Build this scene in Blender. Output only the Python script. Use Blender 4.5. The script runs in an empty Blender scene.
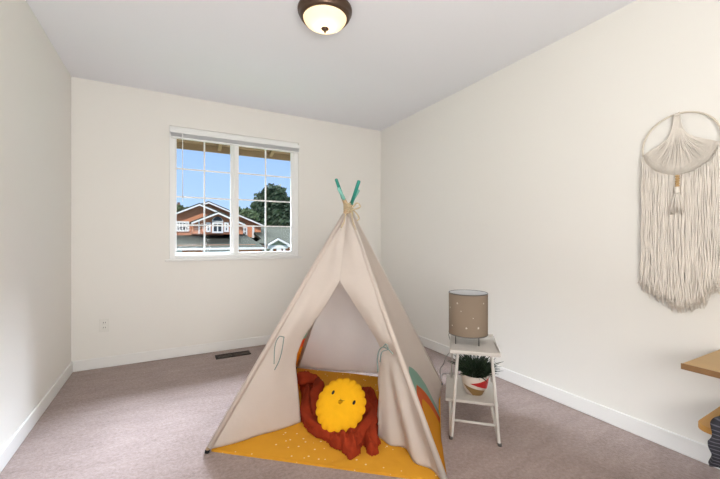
import bpy, math, random
from mathutils import Vector, Matrix, noise
random.seed(7)
C = bpy.context.scene.collection
SC = bpy.context.scene
PI = math.pi

# ------------------------------------------------------------------ camera, world, lights, exposure
CAM_H = 1.095
YAW = math.radians(28.75)
S_, C_ = math.sin(YAW), math.cos(YAW)
def P(lat, dep, z=0.0):
    """metres to the right of / in front of the tripod -> room coordinates"""
    return Vector((dep*S_ + lat*C_, dep*C_ - lat*S_, z))

cd = bpy.data.cameras.new('camera'); cam = bpy.data.objects.new('camera', cd); C.objects.link(cam)
cam.location = (0, 0, CAM_H); cam.rotation_euler = (PI/2, 0, -YAW)
cd.sensor_width = 36; cd.lens = 17.5; cd.clip_start = 0.02; cd.clip_end = 500
SC.camera = cam

w = bpy.data.worlds.new('sky'); SC.world = w; w.use_nodes = True
nt = w.node_tree; nt.nodes.clear()
tc = nt.nodes.new('ShaderNodeTexCoord'); sp = nt.nodes.new('ShaderNodeSeparateXYZ')
rp = nt.nodes.new('ShaderNodeValToRGB'); bg = nt.nodes.new('ShaderNodeBackground'); wo = nt.nodes.new('ShaderNodeOutputWorld')
nt.links.new(tc.outputs['Generated'], sp.inputs[0]); nt.links.new(sp.outputs['Z'], rp.inputs[0])
nt.links.new(rp.outputs[0], bg.inputs[0]); nt.links.new(bg.outputs[0], wo.inputs[0])
rp.color_ramp.elements[0].position = 0.0; rp.color_ramp.elements[0].color = (0.44, 0.62, 0.90, 1)
rp.color_ramp.elements[1].position = 0.35; rp.color_ramp.elements[1].color = (0.25, 0.42, 0.80, 1)
bg.inputs[1].default_value = 1.0

def lamp(name, kind, loc, rot, energy, color, **kw):
    l = bpy.data.lights.new(name, kind); l.energy = energy; l.color = color
    for k, v in kw.items(): setattr(l, k, v)
    o = bpy.data.objects.new(name, l); C.objects.link(o); o.location = loc; o.rotation_euler = rot
    return o
def aim(o, d): o.rotation_euler = Vector(d).to_track_quat('-Z', 'Y').to_euler()
# sun over the photographer's shoulder, on the house across the street
aim(lamp('sun', 'SUN', (0, -5, 12), (0, 0, 0), 3.3, (1.0, 0.95, 0.88), angle=0.01), (0.35, 0.75, -0.7))
# broad bright sky glow coming in through the window
aim(lamp('sky_glow', 'SUN', (2, 12, 12), (0, 0, 0), 19.0, (0.74, 0.84, 1.0), angle=math.radians(24)), (-0.50, -1.0, -0.86))
aim(lamp('sky_glow', 'SUN', (4, 12, 12), (0, 0, 0), 12.0, (0.82, 0.89, 1.0), angle=math.radians(28)), (0.48, -1.0, -0.72))
# added fill light behind the photographer; the front wall has no window
lamp('rear_fill_light', 'AREA', (0.10, -0.93, 1.35), (PI/2+math.radians(32), 0, 0), 72, (0.99, 0.985, 0.98), shape='RECTANGLE', size=1.4, size_y=1.5)
v = SC.view_settings
v.view_transform = 'Standard'; v.look = 'None'; v.exposure = 0.45; v.gamma = 1.0; v.use_curve_mapping = False

# ------------------------------------------------------------------ helpers
def tag(o, label=None, cat=None, group=None, kind=None):
    if label: o['label'] = label
    if cat: o['category'] = cat
    if group: o['group'] = group
    if kind: o['kind'] = kind
    return o
def empty(name, loc=(0, 0, 0), rz=0.0):
    o = bpy.data.objects.new(name, None); C.objects.link(o); o.location = loc; o.rotation_euler = (0, 0, rz)
    o.empty_display_size = 0.1
    return o

class MB:
    """collects shapes, build() links them as one mesh object"""
    def __init__(s): s.v = []; s.f = []; s.m = []; s.uv = {}
    def add(s, vs, fs, mi=0):
        b = len(s.v); s.v += [Vector(p) for p in vs]
        s.f += [tuple(b+i for i in f) for f in fs]; s.m += [mi]*len(fs)
        return b
    def box(s, x0, x1, y0, y1, z0, z1, mi=0):
        vs = [(x, y, z) for x in (x0, x1) for y in (y0, y1) for z in (z0, z1)]
        s.add(vs, [(0, 1, 3, 2), (4, 6, 7, 5), (0, 4, 5, 1), (2, 3, 7, 6), (0, 2, 6, 4), (1, 5, 7, 3)], mi)
    def prism(s, poly, d, mi=0):
        """closed 3-D polygon extruded along vector d"""
        n = len(poly); d = Vector(d)
        vs = [Vector(p) for p in poly] + [Vector(p)+d for p in poly]
        fs = [tuple(range(n-1, -1, -1)), tuple(range(n, 2*n))] + [(i, (i+1) % n, n+(i+1) % n, n+i) for i in range(n)]
        s.add(vs, fs, mi)
    def tube(s, pts, r, n=8, mi=0, cap=True):
        pts = [Vector(p) for p in pts]; m = len(pts)
        rs = r if isinstance(r, (list, tuple)) else [r]*m
        up = Vector((0.13, 0.21, 0.97)); vs = []; prev = None
        for i, p in enumerate(pts):
            t = (pts[min(i+1, m-1)] - pts[max(i-1, 0)]).normalized()
            if prev is None:
                a = t.cross(up)
                if a.length < 0.05: a = t.cross(Vector((1, 0, 0)))
            else: a = prev - t*prev.dot(t)
            a.normalize(); prev = a; b = t.cross(a)
            vs += [p + (a*math.cos(2*PI*k/n) + b*math.sin(2*PI*k/n))*rs[i] for k in range(n)]
        fs = [(i*n+k, i*n+(k+1) % n, (i+1)*n+(k+1) % n, (i+1)*n+k) for i in range(m-1) for k in range(n)]
        if cap: fs += [tuple(range(n-1, -1, -1)), tuple((m-1)*n+k for k in range(n))]
        s.add(vs, fs, mi)
    def lathe(s, prof, c=(0, 0, 0), n=32, mi=0, cap0=False, cap1=False):
        c = Vector(c); m = len(prof)
        vs = [c + Vector((r*math.cos(2*PI*k/n), r*math.sin(2*PI*k/n), z)) for r, z in prof for k in range(n)]
        fs = [(i*n+k, i*n+(k+1) % n, (i+1)*n+(k+1) % n, (i+1)*n+k) for i in range(m-1) for k in range(n)]
        if cap0: fs.append(tuple(range(n-1, -1, -1)))
        if cap1: fs.append(tuple((m-1)*n+k for k in range(n)))
        s.add(vs, fs, mi)
    def grid(s, fn, nu, nv, uvfn=None, mi=0):
        vs = [fn(i/nu, j/nv) for j in range(nv+1) for i in range(nu+1)]
        fs = [(j*(nu+1)+i, j*(nu+1)+i+1, (j+1)*(nu+1)+i+1, (j+1)*(nu+1)+i) for j in range(nv) for i in range(nu)]
        b = s.add(vs, fs, mi)
        if uvfn:
            for j in range(nv+1):
                for i in range(nu+1): s.uv[b+j*(nu+1)+i] = uvfn(i/nu, j/nv)
    def build(s, name, mat, parent=None, smooth=False, origin=None):
        me = bpy.data.meshes.new(name)
        org = Vector(origin) if origin is not None else Vector((0, 0, 0))
        me.from_pydata([p - org for p in s.v], [], s.f); me.update()
        for m_ in (mat if isinstance(mat, (list, tuple)) else [mat]): me.materials.append(m_)
        for p, mi in zip(me.polygons, s.m): p.material_index = mi; p.use_smooth = smooth
        if s.uv:
            uvl = me.uv_layers.new(name='cloth')
            for l in me.loops: uvl.data[l.index].uv = s.uv.get(l.vertex_index, (0, 0))
        o = bpy.data.objects.new(name, me); C.objects.link(o)
        if parent is not None:
            o.parent = parent
            if origin is not None: o.location = org
        elif origin is not None: o.location = org
        return o
def local(parent):
    """function turning room coordinates into a parent's own coordinates"""
    inv = (Matrix.Translation(parent.location) @ Matrix.Rotation(parent.rotation_euler.z, 4, 'Z')).inverted()
    return lambda p: inv @ Vector(p)
def part(mb, name, mat, parent, smooth=False, base=None):
    """mesh written in room coordinates, linked under parent (or grandparent base)"""
    f = local(base or parent)
    mb.v = [f(p) for p in mb.v]
    return mb.build(name, mat, parent, smooth)
def bevel(o, wd, seg=2):
    m = o.modifiers.new('bevel', 'BEVEL'); m.width = wd; m.segments = seg; m.limit_method = 'ANGLE'; return o
def solid(o, t):
    m = o.modifiers.new('thickness', 'SOLIDIFY'); m.thickness = t; m.offset = 0; return o
def fractal(p, oc=4): return noise.fractal(Vector(p), 1.0, 2.0, oc)

# ------------------------------------------------------------------ materials
def mat(name, col, rough=0.6, metal=0.0, spec=0.3, var=0.0, vscale=20, bump=0.0, bscale=200, bdist=0.002, trans=0.0, tcol=None):
    m = bpy.data.materials.new(name); m.use_nodes = True; t = m.node_tree; b = t.nodes['Principled BSDF']
    b.inputs['Base Color'].default_value = (*col, 1); b.inputs['Roughness'].default_value = rough
    b.inputs['Metallic'].default_value = metal; b.inputs['Specular IOR Level'].default_value = spec
    co = t.nodes.new('ShaderNodeTexCoord')
    if var:
        n = t.nodes.new('ShaderNodeTexNoise'); n.inputs['Scale'].default_value = vscale; n.inputs['Detail'].default_value = 5
        t.links.new(co.outputs['Object'], n.inputs['Vector'])
        mx = t.nodes.new('ShaderNodeMix'); mx.data_type = 'RGBA'
        mx.inputs[6].default_value = (*[c*(1-var) for c in col], 1); mx.inputs[7].default_value = (*[min(1, c*(1+var)) for c in col], 1)
        t.links.new(n.outputs[0], mx.inputs[0]); t.links.new(mx.outputs[2], b.inputs['Base Color'])
    if bump:
        n = t.nodes.new('ShaderNodeTexNoise'); n.inputs['Scale'].default_value = bscale; n.inputs['Detail'].default_value = 4
        t.links.new(co.outputs['Object'], n.inputs['Vector'])
        bp = t.nodes.new('ShaderNodeBump'); bp.inputs['Strength'].default_value = bump; bp.inputs['Distance'].default_value = bdist
        t.links.new(n.outputs[0], bp.inputs['Height']); t.links.new(bp.outputs[0], b.inputs['Normal'])
    if trans:
        tr = t.nodes.new('ShaderNodeBsdfTranslucent'); tr.inputs[0].default_value = (*(tcol or col), 1)
        ms = t.nodes.new('ShaderNodeMixShader'); ms.inputs[0].default_value = trans
        t.links.new(b.outputs[0], ms.inputs[1]); t.links.new(tr.outputs[0], ms.inputs[2])
        t.links.new(ms.outputs[0], t.nodes['Material Output'].inputs[0])
    return m
def emit(name, col, strength):
    m = bpy.data.materials.new(name); m.use_nodes = True; b = m.node_tree.nodes['Principled BSDF']
    b.inputs['Base Color'].default_value = (*col, 1); b.inputs['Emission Color'].default_value = (*col, 1)
    b.inputs['Emission Strength'].default_value = strength; return m

M = {}
M['wall'] = mat('cream_wall_paint', (0.84, 0.815, 0.76), 0.75, bump=0.15, bscale=160, bdist=0.001)
M['ceiling'] = mat('white_ceiling_paint', (0.88, 0.885, 0.91), 0.85, bump=0.3, bscale=120, bdist=0.002)
M['trim'] = mat('white_trim_paint', (0.84, 0.83, 0.80), 0.4)
M['vinyl'] = mat('white_vinyl', (0.90, 0.90, 0.88), 0.35)
M['blind'] = mat('grey_white_blind', (0.70, 0.71, 0.71), 0.5)
M['dark'] = mat('dark_brown_metal', (0.035, 0.025, 0.02), 0.5)
M['black'] = mat('black_metal', (0.01, 0.01, 0.01), 0.45)
M['bronze'] = mat('oil_rubbed_bronze', (0.11, 0.07, 0.05), 0.35, metal=0.75)
M['plug'] = mat('ivory_plastic', (0.80, 0.78, 0.72), 0.4)
M['white_paint'] = mat('white_painted_metal', (0.60, 0.57, 0.53), 0.45)
M['table'] = mat('off_white_table_paint', (0.54, 0.50, 0.455), 0.5, var=0.05, vscale=12)
M['canvas'] = mat('cream_cotton_canvas', (0.76, 0.68, 0.61), 0.9, spec=0.1, var=0.05, vscale=9, bump=0.45, bscale=11, bdist=0.016, trans=0.42, tcol=(0.88, 0.84, 0.82))
M['cord_grey'] = mat('grey_flex', (0.30, 0.29, 0.27), 0.5)
M['cord'] = mat('grey_green_cord', (0.20, 0.27, 0.25), 0.8)
M['pole'] = mat('natural_pine', (0.55, 0.38, 0.22), 0.55, var=0.15, vscale=30)
M['teal'] = mat('teal_paint', (0.03, 0.26, 0.20), 0.5)
M['teal_light'] = mat('pale_mint_paint', (0.22, 0.50, 0.42), 0.5)
M['ribbon'] = mat('straw_ribbon', (0.55, 0.44, 0.28), 0.8)
M['rust'] = mat('rust_red_fleece', (0.30, 0.036, 0.012), 0.95, spec=0.1, var=0.35, vscale=22, bump=0.5, bscale=180, bdist=0.004)
M['yellow'] = mat('yellow_plush', (0.84, 0.42, 0.012), 0.95, spec=0.1, var=0.08, vscale=30, bump=0.5, bscale=260, bdist=0.003)
M['face'] = mat('black_embroidery', (0.012, 0.010, 0.008), 0.6)
M['shade'] = mat('taupe_linen', (0.27, 0.205, 0.15), 0.9, spec=0.1, bump=0.3, bscale=300, bdist=0.001, trans=0.15)
M['shade_in'] = mat('white_shade_lining', (0.6, 0.6, 0.6), 0.8)
M['star'] = mat('pale_print', (0.62, 0.55, 0.47), 0.8)
M['steel'] = mat('grey_steel_wire', (0.14, 0.13, 0.12), 0.4, metal=0.6)
M['soil'] = mat('dark_soil', (0.02, 0.014, 0.01), 0.95)
M['leaf'] = mat('dark_green_leaf', (0.022, 0.040, 0.020), 0.5, var=0.5, vscale=25)
M['wood'] = mat('honey_oak', (0.50, 0.32, 0.14), 0.45, var=0.2, vscale=6)
M['wood_edge'] = mat('brown_oak_edge', (0.26, 0.14, 0.06), 0.5, var=0.2, vscale=30)
M['orange_wood'] = mat('orange_pine', (0.62, 0.33, 0.09), 0.45, var=0.15, vscale=8)
M['brass'] = mat('polished_brass', (0.85, 0.62, 0.2), 0.25, metal=0.9)
M['yarn'] = mat('cream_cotton_yarn', (0.78, 0.72, 0.64), 0.95, spec=0.1, var=0.12, vscale=14, bump=0.6, bscale=260, bdist=0.003)
M['hoop'] = mat('pale_wrapped_hoop', (0.70, 0.63, 0.52), 0.8)
M['bead'] = mat('wooden_bead', (0.50, 0.33, 0.15), 0.5)
M['terracotta'] = mat('terracotta_siding', (0.52, 0.22, 0.12), 0.9, spec=0.0)
M['roof'] = mat('grey_green_shingle', (0.06, 0.061, 0.048), 1.0, spec=0.0, var=0.2, vscale=3)
M['out_white'] = mat('white_exterior_trim', (0.66, 0.65, 0.62), 0.6)
M['out_glass'] = mat('dark_window_glass', (0.03, 0.04, 0.05), 0.3, spec=0.2)
M['porch'] = mat('sage_siding', (0.30, 0.33, 0.24), 0.8)  # one even sage green for porch gable and wall
M['soffit'] = mat('brown_soffit_boards', (0.17, 0.105, 0.05), 0.8, var=0.3, vscale=5)
M['grass'] = mat('lawn_grass', (0.08, 0.13, 0.04), 1.0, spec=0.0, var=0.3, vscale=2)
M['street'] = mat('grey_asphalt', (0.12, 0.12, 0.12), 1.0, spec=0.0)
M['foliage'] = mat('tree_foliage', (0.050, 0.075, 0.045), 0.7, var=0.5, vscale=1.2)
M['foliage_l'] = mat('lighter_tree_foliage', (0.10, 0.14, 0.07), 0.7, var=0.4, vscale=1.2)
M['bark'] = mat('tree_bark', (0.09, 0.06, 0.04), 0.9)

# carpet
def carpet():
    m = bpy.data.materials.new('taupe_pink_carpet'); m.use_nodes = True; t = m.node_tree; b = t.nodes['Principled BSDF']
    b.inputs['Roughness'].default_value = 0.95; b.inputs['Specular IOR Level'].default_value = 0.05
    b.inputs['Sheen Weight'].default_value = 0.25; b.inputs['Sheen Roughness'].default_value = 0.6
    co = t.nodes.new('ShaderNodeTexCoord')
    n1 = t.nodes.new('ShaderNodeTexNoise'); n1.inputs['Scale'].default_value = 1.6; n1.inputs['Detail'].default_value = 3
    n2 = t.nodes.new('ShaderNodeTexNoise'); n2.inputs['Scale'].default_value = 55; n2.inputs['Detail'].default_value = 6; n2.inputs['Roughness'].default_value = 0.7
    mp = t.nodes.new('ShaderNodeMapping'); mp.inputs['Scale'].default_value = (1, 3.2, 1); mp.inputs['Rotation'].default_value = (0, 0, 0.6)
    n3 = t.nodes.new('ShaderNodeTexNoise'); n3.inputs['Scale'].default_value = 4.5; n3.inputs['Detail'].default_value = 3
    t.links.new(co.outputs['Object'], n1.inputs['Vector']); t.links.new(co.outputs['Object'], n2.inputs['Vector'])
    t.links.new(co.outputs['Object'], mp.inputs[0]); t.links.new(mp.outputs[0], n3.inputs['Vector'])
    a1 = t.nodes.new('ShaderNodeMath'); a1.operation = 'MULTIPLY_ADD'; a1.inputs[1].default_value = 0.9
    t.links.new(n2.outputs[0], a1.inputs[0]); 
    a2 = t.nodes.new('ShaderNodeMath'); a2.operation = 'MULTIPLY_ADD'; a2.inputs[1].default_value = 0.35; a2.inputs[2].default_value = -0.12
    t.links.new(n3.outputs[0], a2.inputs[0]); t.links.new(a2.outputs[0], a1.inputs[2])
    r = t.nodes.new('ShaderNodeValToRGB')
    r.color_ramp.elements[0].position = 0.25; r.color_ramp.elements[0].color = (0.215, 0.148, 0.128, 1)
    r.color_ramp.elements[1].position = 0.80; r.color_ramp.elements[1].color = (0.45, 0.34, 0.305, 1)
    t.links.new(a1.outputs[0], r.inputs[0]); t.links.new(r.outputs[0], b.inputs['Base Color'])
    bp = t.nodes.new('ShaderNodeBump'); bp.inputs['Strength'].default_value = 0.8; bp.inputs['Distance'].default_value = 0.008
    t.links.new(n2.outputs[0], bp.inputs['Height']); t.links.new(bp.outputs[0], b.inputs['Normal'])
    return m
M['carpet'] = carpet()

# mustard mat with small white specks
def matmat():
    m = mat('mustard_print_cotton', (0.72, 0.36, 0.035), 0.9, spec=0.1); t = m.node_tree; b = t.nodes['Principled BSDF']
    co = t.nodes.new('ShaderNodeTexCoord'); vo = t.nodes.new('ShaderNodeTexVoronoi'); vo.inputs['Scale'].default_value = 26
    t.links.new(co.outputs['Object'], vo.inputs['Vector'])
    r = t.nodes.new('ShaderNodeValToRGB'); r.color_ramp.interpolation = 'EASE'
    r.color_ramp.elements[0].position = 0.10; r.color_ramp.elements[0].color = (0.85, 0.66, 0.36, 1)
    r.color_ramp.elements[1].position = 0.17; r.color_ramp.elements[1].color = (0.70, 0.33, 0.030, 1)
    t.links.new(vo.outputs['Distance'], r.inputs[0]); t.links.new(r.outputs[0], b.inputs['Base Color'])
    n = t.nodes.new('ShaderNodeTexNoise'); n.inputs['Scale'].default_value = 9; t.links.new(co.outputs['Object'], n.inputs['Vector'])
    bp = t.nodes.new('ShaderNodeBump'); bp.inputs['Strength'].default_value = 0.6; bp.inputs['Distance'].default_value = 0.02
    t.links.new(n.outputs[0], bp.inputs['Height']); t.links.new(bp.outputs[0], b.inputs['Normal'])
    return m
M['mat'] = matmat()

# canvas printed with concentric rainbow arcs; cloth UV in metres, arc centre at (cx, 0)
def rainbow(name, cx):
    m = bpy.data.materials[M['canvas'].name].copy(); m.name = name; t = m.node_tree
    b = t.nodes['Principled BSDF']; tr = [n for n in t.nodes if n.type == 'BSDF_TRANSLUCENT'][0]
    uv = t.nodes.new('ShaderNodeUVMap'); uv.uv_map = 'cloth'
    mp = t.nodes.new('ShaderNodeMapping'); mp.inputs['Location'].default_value = (-cx, 0.0, 0)
    ln = t.nodes.new('ShaderNodeVectorMath'); ln.operation = 'LENGTH'
    r = t.nodes.new('ShaderNodeValToRGB'); r.color_ramp.interpolation = 'CONSTANT'
    e = r.color_ramp.elements; e[0].position = 0; e[0].color = (0.78, 0.36, 0.03, 1)
    e[1].position = 0.27; e[1].color = (0.72, 0.16, 0.05, 1)
    for p_, c_ in ((0.35, (0.34, 0.52, 0.42, 1)), (0.455, (0.78, 0.70, 0.63, 1))):
        q = e.new(p_); q.color = c_
    t.links.new(uv.outputs[0], mp.inputs[0]); t.links.new(mp.outputs[0], ln.inputs[0]); t.links.new(ln.outputs['Value'], r.inputs[0])
    t.links.new(r.outputs[0], b.inputs['Base Color']); t.links.new(r.outputs[0], tr.inputs[0])
    return m

def winglass():
    m = bpy.data.materials.new('clear_window_glass'); m.use_nodes = True; t = m.node_tree; t.nodes.clear()
    o = t.nodes.new('ShaderNodeOutputMaterial'); a = t.nodes.new('ShaderNodeBsdfTransparent'); a.inputs[0].default_value = (0.97, 0.98, 0.98, 1)
    g = t.nodes.new('ShaderNodeBsdfGlossy'); g.inputs['Roughness'].default_value = 0.02
    f = t.nodes.new('ShaderNodeFresnel'); f.inputs[0].default_value = 1.12
    x = t.nodes.new('ShaderNodeMixShader'); t.links.new(f.outputs[0], x.inputs[0]); t.links.new(a.outputs[0], x.inputs[1])
    t.links.new(g.outputs[0], x.inputs[2]); t.links.new(x.outputs[0], o.inputs[0]); return m
M['glass'] = winglass()

# ------------------------------------------------------------------ room shell
XL, XR, YB, YF, H = -0.70, 2.31, 3.68, -1.0, 2.44
T = 0.16
def struct(mb, name, m, smooth=False): return tag(mb.build(name, m, None, smooth), kind='structure')
b = MB(); b.box(XL-T, XR+T, YF-T, YB+T, -0.2, 0); struct(b, 'floor', M['carpet'])
b = MB(); b.box(XL-T, XR+T, YF-T, YB+T, H, H+0.2); struct(b, 'ceiling', M['ceiling'])
b = MB(); b.box(XL-T, XL, YF-T, YB+T, 0, H); struct(b, 'wall_left', M['wall'])
b = MB(); b.box(XR, XR+T, YF-T, YB+T, 0, H); struct(b, 'wall_right', M['wall'])
b = MB(); b.box(XL, XR, YF-T, YF, 0, H); struct(b, 'wall_front', M['wall'])
WX0, WX1, WZ0, WZ1 = 0.012, 1.252, 0.912, 2.150
b = MB()
b.box(XL, WX0, YB, YB+T, 0, H); b.box(WX1, XR, YB, YB+T, 0, H)
b.box(WX0, WX1, YB, YB+T, 0, WZ0); b.box(WX0, WX1, YB, YB+T, WZ1, H)
struct(b, 'wall_back', M['wall'])
def baseboard(name, x0, x1, y0, y1):
    b = MB(); b.box(x0, x1, y0, y1, 0, 0.092); bevel(struct(b, name, M['trim']), 0.006)
baseboard('baseboard_back', XL, XR, YB-0.014, YB)
baseboard('baseboard_left', XL, XL+0.014, YF, YB-0.014)
baseboard('baseboard_right', XR-0.014, XR, YF, YB-0.014)
baseboard('baseboard_front', XL+0.014, XR-0.014, YF, YF+0.014)

# window: white vinyl slider with grilles
win = tag(empty('window_1', (0.632, YB+0.06, WZ0)), kind='structure')
b = MB(); fy0, fy1 = YB+0.012, YB+0.10
fw = 0.048
b.box(WX0, WX0+fw, fy0, fy1, WZ0, WZ1); b.box(WX1-fw, WX1, fy0, fy1, WZ0, WZ1)
b.box(WX0+fw, WX1-fw, fy0, fy1, WZ0, WZ0+0.035); b.box(WX0+fw, WX1-fw, fy0, fy1, WZ1-0.05, WZ1)
bevel(part(b, 'window_frame', M['vinyl'], win), 0.003)
def sash(x0, x1, y0, y1):
    z0, z1 = WZ0+0.035, WZ1-0.05; s = 0.022; cx = 0.045
    b = MB(); a0 = 0.012 if x0 < 0.3 else cx; a1 = cx if x0 < 0.3 else 0.028
    b.box(x0, x0+a0, y0, y1, z0, z1); b.box(x1-a1, x1, y0, y1, z0, z1)
    b.box(x0+a0, x1-a1, y0, y1, z0, z0+s); b.box(x0+a0, x1-a1, y0, y1, z1-s, z1)
    so = bevel(part(b, 'sash', M['vinyl'], win), 0.002)
    gx0, gx1, gz0, gz1 = x0+a0, x1-a1, z0+s, z1-s; ym = (y0+y1)/2
    b = MB(); xm = (gx0+gx1)/2
    b.box(xm-0.007, xm+0.007, ym-0.006, ym+0.006, gz0, gz1)
    for k in (1, 2, 3):
        z = 0.966 + 0.268*k
        b.box(gx0, gx1, ym-0.0055, ym+0.0055, z-0.007, z+0.007)
    part(b, 'grille', M['vinyl'], so, base=win)
    b = MB(); b.box(gx0, gx1, ym-0.002, ym+0.002, gz0, gz1); part(b, 'glass', M['glass'], so, base=win)
sash(WX0+fw, 0.60, YB+0.058, YB+0.088)
sash(0.585, WX1-fw, YB+0.024, YB+0.054)
b = MB(); b.box(WX0-0.035, WX1+0.03, YB-0.022, YB+0.012, WZ0-0.022, WZ0)
bevel(part(b, 'window_sill', M['trim'], win), 0.004)

# raised blind
bl = tag(empty('window_blind', (0.632, YB-0.01, 2.07)), 'white mini blind pulled all the way up at the top of the window', 'window blind')
b = MB(); b.box(WX0+0.004, WX1+0.004, YB-0.032, YB+0.010, 2.083, 2.116); bevel(part(b, 'headrail', M['vinyl'], bl), 0.003)
b = MB()
for k in range(9):
    z = 2.048 + k*0.004; b.box(WX0+0.012, WX1-0.004, YB-0.028, YB+0.006, z, z+0.0022)
part(b, 'slat_stack', M['blind'], bl)
b = MB(); b.box(WX0+0.012, WX1-0.004, YB-0.028, YB+0.006, 2.034, 2.047); bevel(part(b, 'bottom_rail', M['vinyl'], bl), 0.003)
b = MB(); b.tube([(0.118, YB-0.035, 2.09), (0.119, YB-0.036, 2.04), (0.120, YB-0.034, 1.45)], 0.0035, 8); part(b, 'tilt_wand', M['vinyl'], bl, True)

# wall outlet
ou = tag(empty('wall_outlet', (-0.476, YB, 0.362)), 'ivory double wall outlet low on the back wall', 'outlet')
b = MB(); b.box(-0.511, -0.441, YB-0.006, YB, 0.305, 0.419); bevel(part(b, 'cover_plate', M['plug'], ou), 0.003)
for dz in (-0.021, 0.021):
    b = MB(); b.box(-0.493, -0.459, YB-0.009, YB-0.004, 0.362+dz-0.014, 0.362+dz+0.014); s_o = bevel(part(b, 'socket', M['plug'], ou), 0.004)
    b = MB()
    for dx in (-0.007, 0.007): b.box(-0.476+dx-0.0015, -0.476+dx+0.0015, YB-0.0100, YB-0.0085, 0.362+dz-0.003, 0.362+dz+0.008)
    part(b, 'slot', M['black'], s_o, base=ou)

# floor vent
fv = tag(empty('floor_vent', (0.54, 3.48, 0)), 'dark brown metal floor register in the carpet below the window', 'vent')
b = MB(); x0, x1, y0, y1 = 0.385, 0.695, 3.425, 3.535
b.box(x0, x1, y0, y0+0.014, 0, 0.010); b.box(x0, x1, y1-0.014, y1, 0, 0.010)
b.box(x0, x0+0.016, y0+0.014, y1-0.014, 0, 0.010); b.box(x1-0.016, x1, y0+0.014, y1-0.014, 0, 0.010)
b.box(0.532, 0.548, y0+0.014, y1-0.014, 0, 0.009)
bevel(part(b, 'vent_frame', M['dark'], fv), 0.002)
b = MB()
k = x0+0.022
while k < x1-0.02:
    b.box(k, k+0.004, y0+0.014, y1-0.014, 0.001, 0.008); k += 0.0115
part(b, 'louvres', M['bronze'], fv)
b = MB(); b.box(x0+0.01, x1-0.01, y0+0.01, y1-0.01, 0.0003, 0.0012); part(b, 'duct_opening', M['black'], fv)

# ------------------------------------------------------------------ ceiling light
cl = P(-0.204, 2.04, H)
fx = tag(empty('ceiling_light', cl), 'flush bronze ceiling light with lit frosted glass bowl', 'ceiling light')
b = MB(); b.lathe([(0.02, 0), (0.150, 0), (0.158, -0.010), (0.156, -0.026), (0.146, -0.034), (0.147, -0.046), (0.136, -0.060), (0.127, -0.062), (0.124, -0.052), (0.11, -0.03), (0.02, -0.02)], cl, 48)
part(b, 'bronze_pan', M['bronze'], fx, True)
gm = bpy.data.materials.new('frosted_lamp_glass'); gm.use_nodes = True; t = gm.node_tree; pb = t.nodes['Principled BSDF']
pb.inputs['Base Color'].default_value = (0.95, 0.88, 0.72, 1); pb.inputs['Roughness'].default_value = 0.3
pb.inputs['Emission Color'].default_value = (1.0, 0.72, 0.34, 1); pb.inputs['Emission Strength'].default_value = 0.25
tr = t.nodes.new('ShaderNodeBsdfTranslucent'); tr.inputs[0].default_value = (1.0, 0.90, 0.70, 1)
ms = t.nodes.new('ShaderNodeMixShader'); ms.inputs[0].default_value = 0.6
t.links.new(pb.outputs[0], ms.inputs[1]); t.links.new(tr.outputs[0], ms.inputs[2]); t.links.new(ms.outputs[0], t.nodes['Material Output'].inputs[0])
b = MB(); prof = []
for i in range(15):
    a = i/14*PI/2; prof.append((0.1255*math.cos(a)**1.1 if i < 14 else 0.004, -0.055 - 0.062*math.sin(a)))
b.lathe(prof, cl, 48); part(b, 'glass_bowl', gm, fx, True)
b = MB(); b.lathe([(0.003, -0.113), (0.021, -0.114), (0.023, -0.119), (0.015, -0.126), (0.008, -0.130), (0.006, -0.137), (0.001, -0.145)], cl, 20, cap0=True, cap1=True)
part(b, 'finial', M['bronze'], fx, True)
lb = lamp('ceiling_bulb', 'POINT', (0, 0, -0.055), (0, 0, 0), 0.75, (1.0, 0.82, 0.58), shadow_soft_size=0.03); lb.parent = fx

# ------------------------------------------------------------------ teepee
FL, FR, RR, RL = P(-0.785, 1.795), P(0.384, 1.545), P(0.612, 2.64), P(-0.535, 2.965)
AX = P(-0.0755, 2.25, 1.300)
ctr = (FL+FR+RR+RL)/4
tp = tag(empty('play_teepee', (ctr.x, ctr.y, 0)), 'cream canvas kids teepee tent with teal pole tips and open front flaps', 'tent')
rng = 0.0125
def polepts(foot, ang, over):
    off = Vector((math.cos(ang)*rng, math.sin(ang)*rng, 0))
    cr = AX + off; d = (cr-foot); top = foot + d*over
    return foot, cr, top
cross = {}
for key, foot, ang, over, tipm in (('FL', FL, -1.9, 1.09, 'teal_light'), ('FR', FR, 2.6, 1.155, 'teal'), ('RR', RR, 0.9, 1.095, 'teal_light'), ('RL', RL, -0.6, 1.122, 'teal')):
    f, c, tpt = polepts(foot, ang, over)
    d = (tpt-f).normalized(); s0 = f + Vector((0, 0, 0.012)); s1 = tpt - d*(0.168 if tipm == 'teal' else 0.085)
    b = MB(); b.tube([s0, c, s1], 0.0105, 12); po = part(b, 'pole', M['pole'], tp, True)
    b = MB(); b.tube([s1, tpt - d*0.004, tpt], [0.0108, 0.0108, 0.008], 12)
    part(b, 'painted_tip', M[tipm], po, True, base=tp)
    b = MB(); b.tube([f+Vector((0, 0, 0.002)), s0+d*0.006], 0.0122, 12); part(b, 'rubber_foot', M['black'], po, True, base=tp)
    out = Vector((f.x-ctr.x, f.y-ctr.y, 0)).normalized()*0.004
    b = MB(); b.tube([f+d*0.03+out, f.lerp(c, 0.5)+out*0.5, f.lerp(c, 0.965)], [0.0145, 0.0145, 0.0135], 12); part(b, 'pole_sleeve', M['canvas'], tp, True)
    cross[key] = (f, c)
def on(foot, z):
    """canvas line just outside a pole, at height z"""
    out = Vector((foot.x-ctr.x, foot.y-ctr.y, 0)).normalized()*0.013
    s = 1 - z/AX.z
    return Vector((AX.x, AX.y, z)).lerp(Vector((foot.x, foot.y, z)), s) + out
ZT = 1.262
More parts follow.
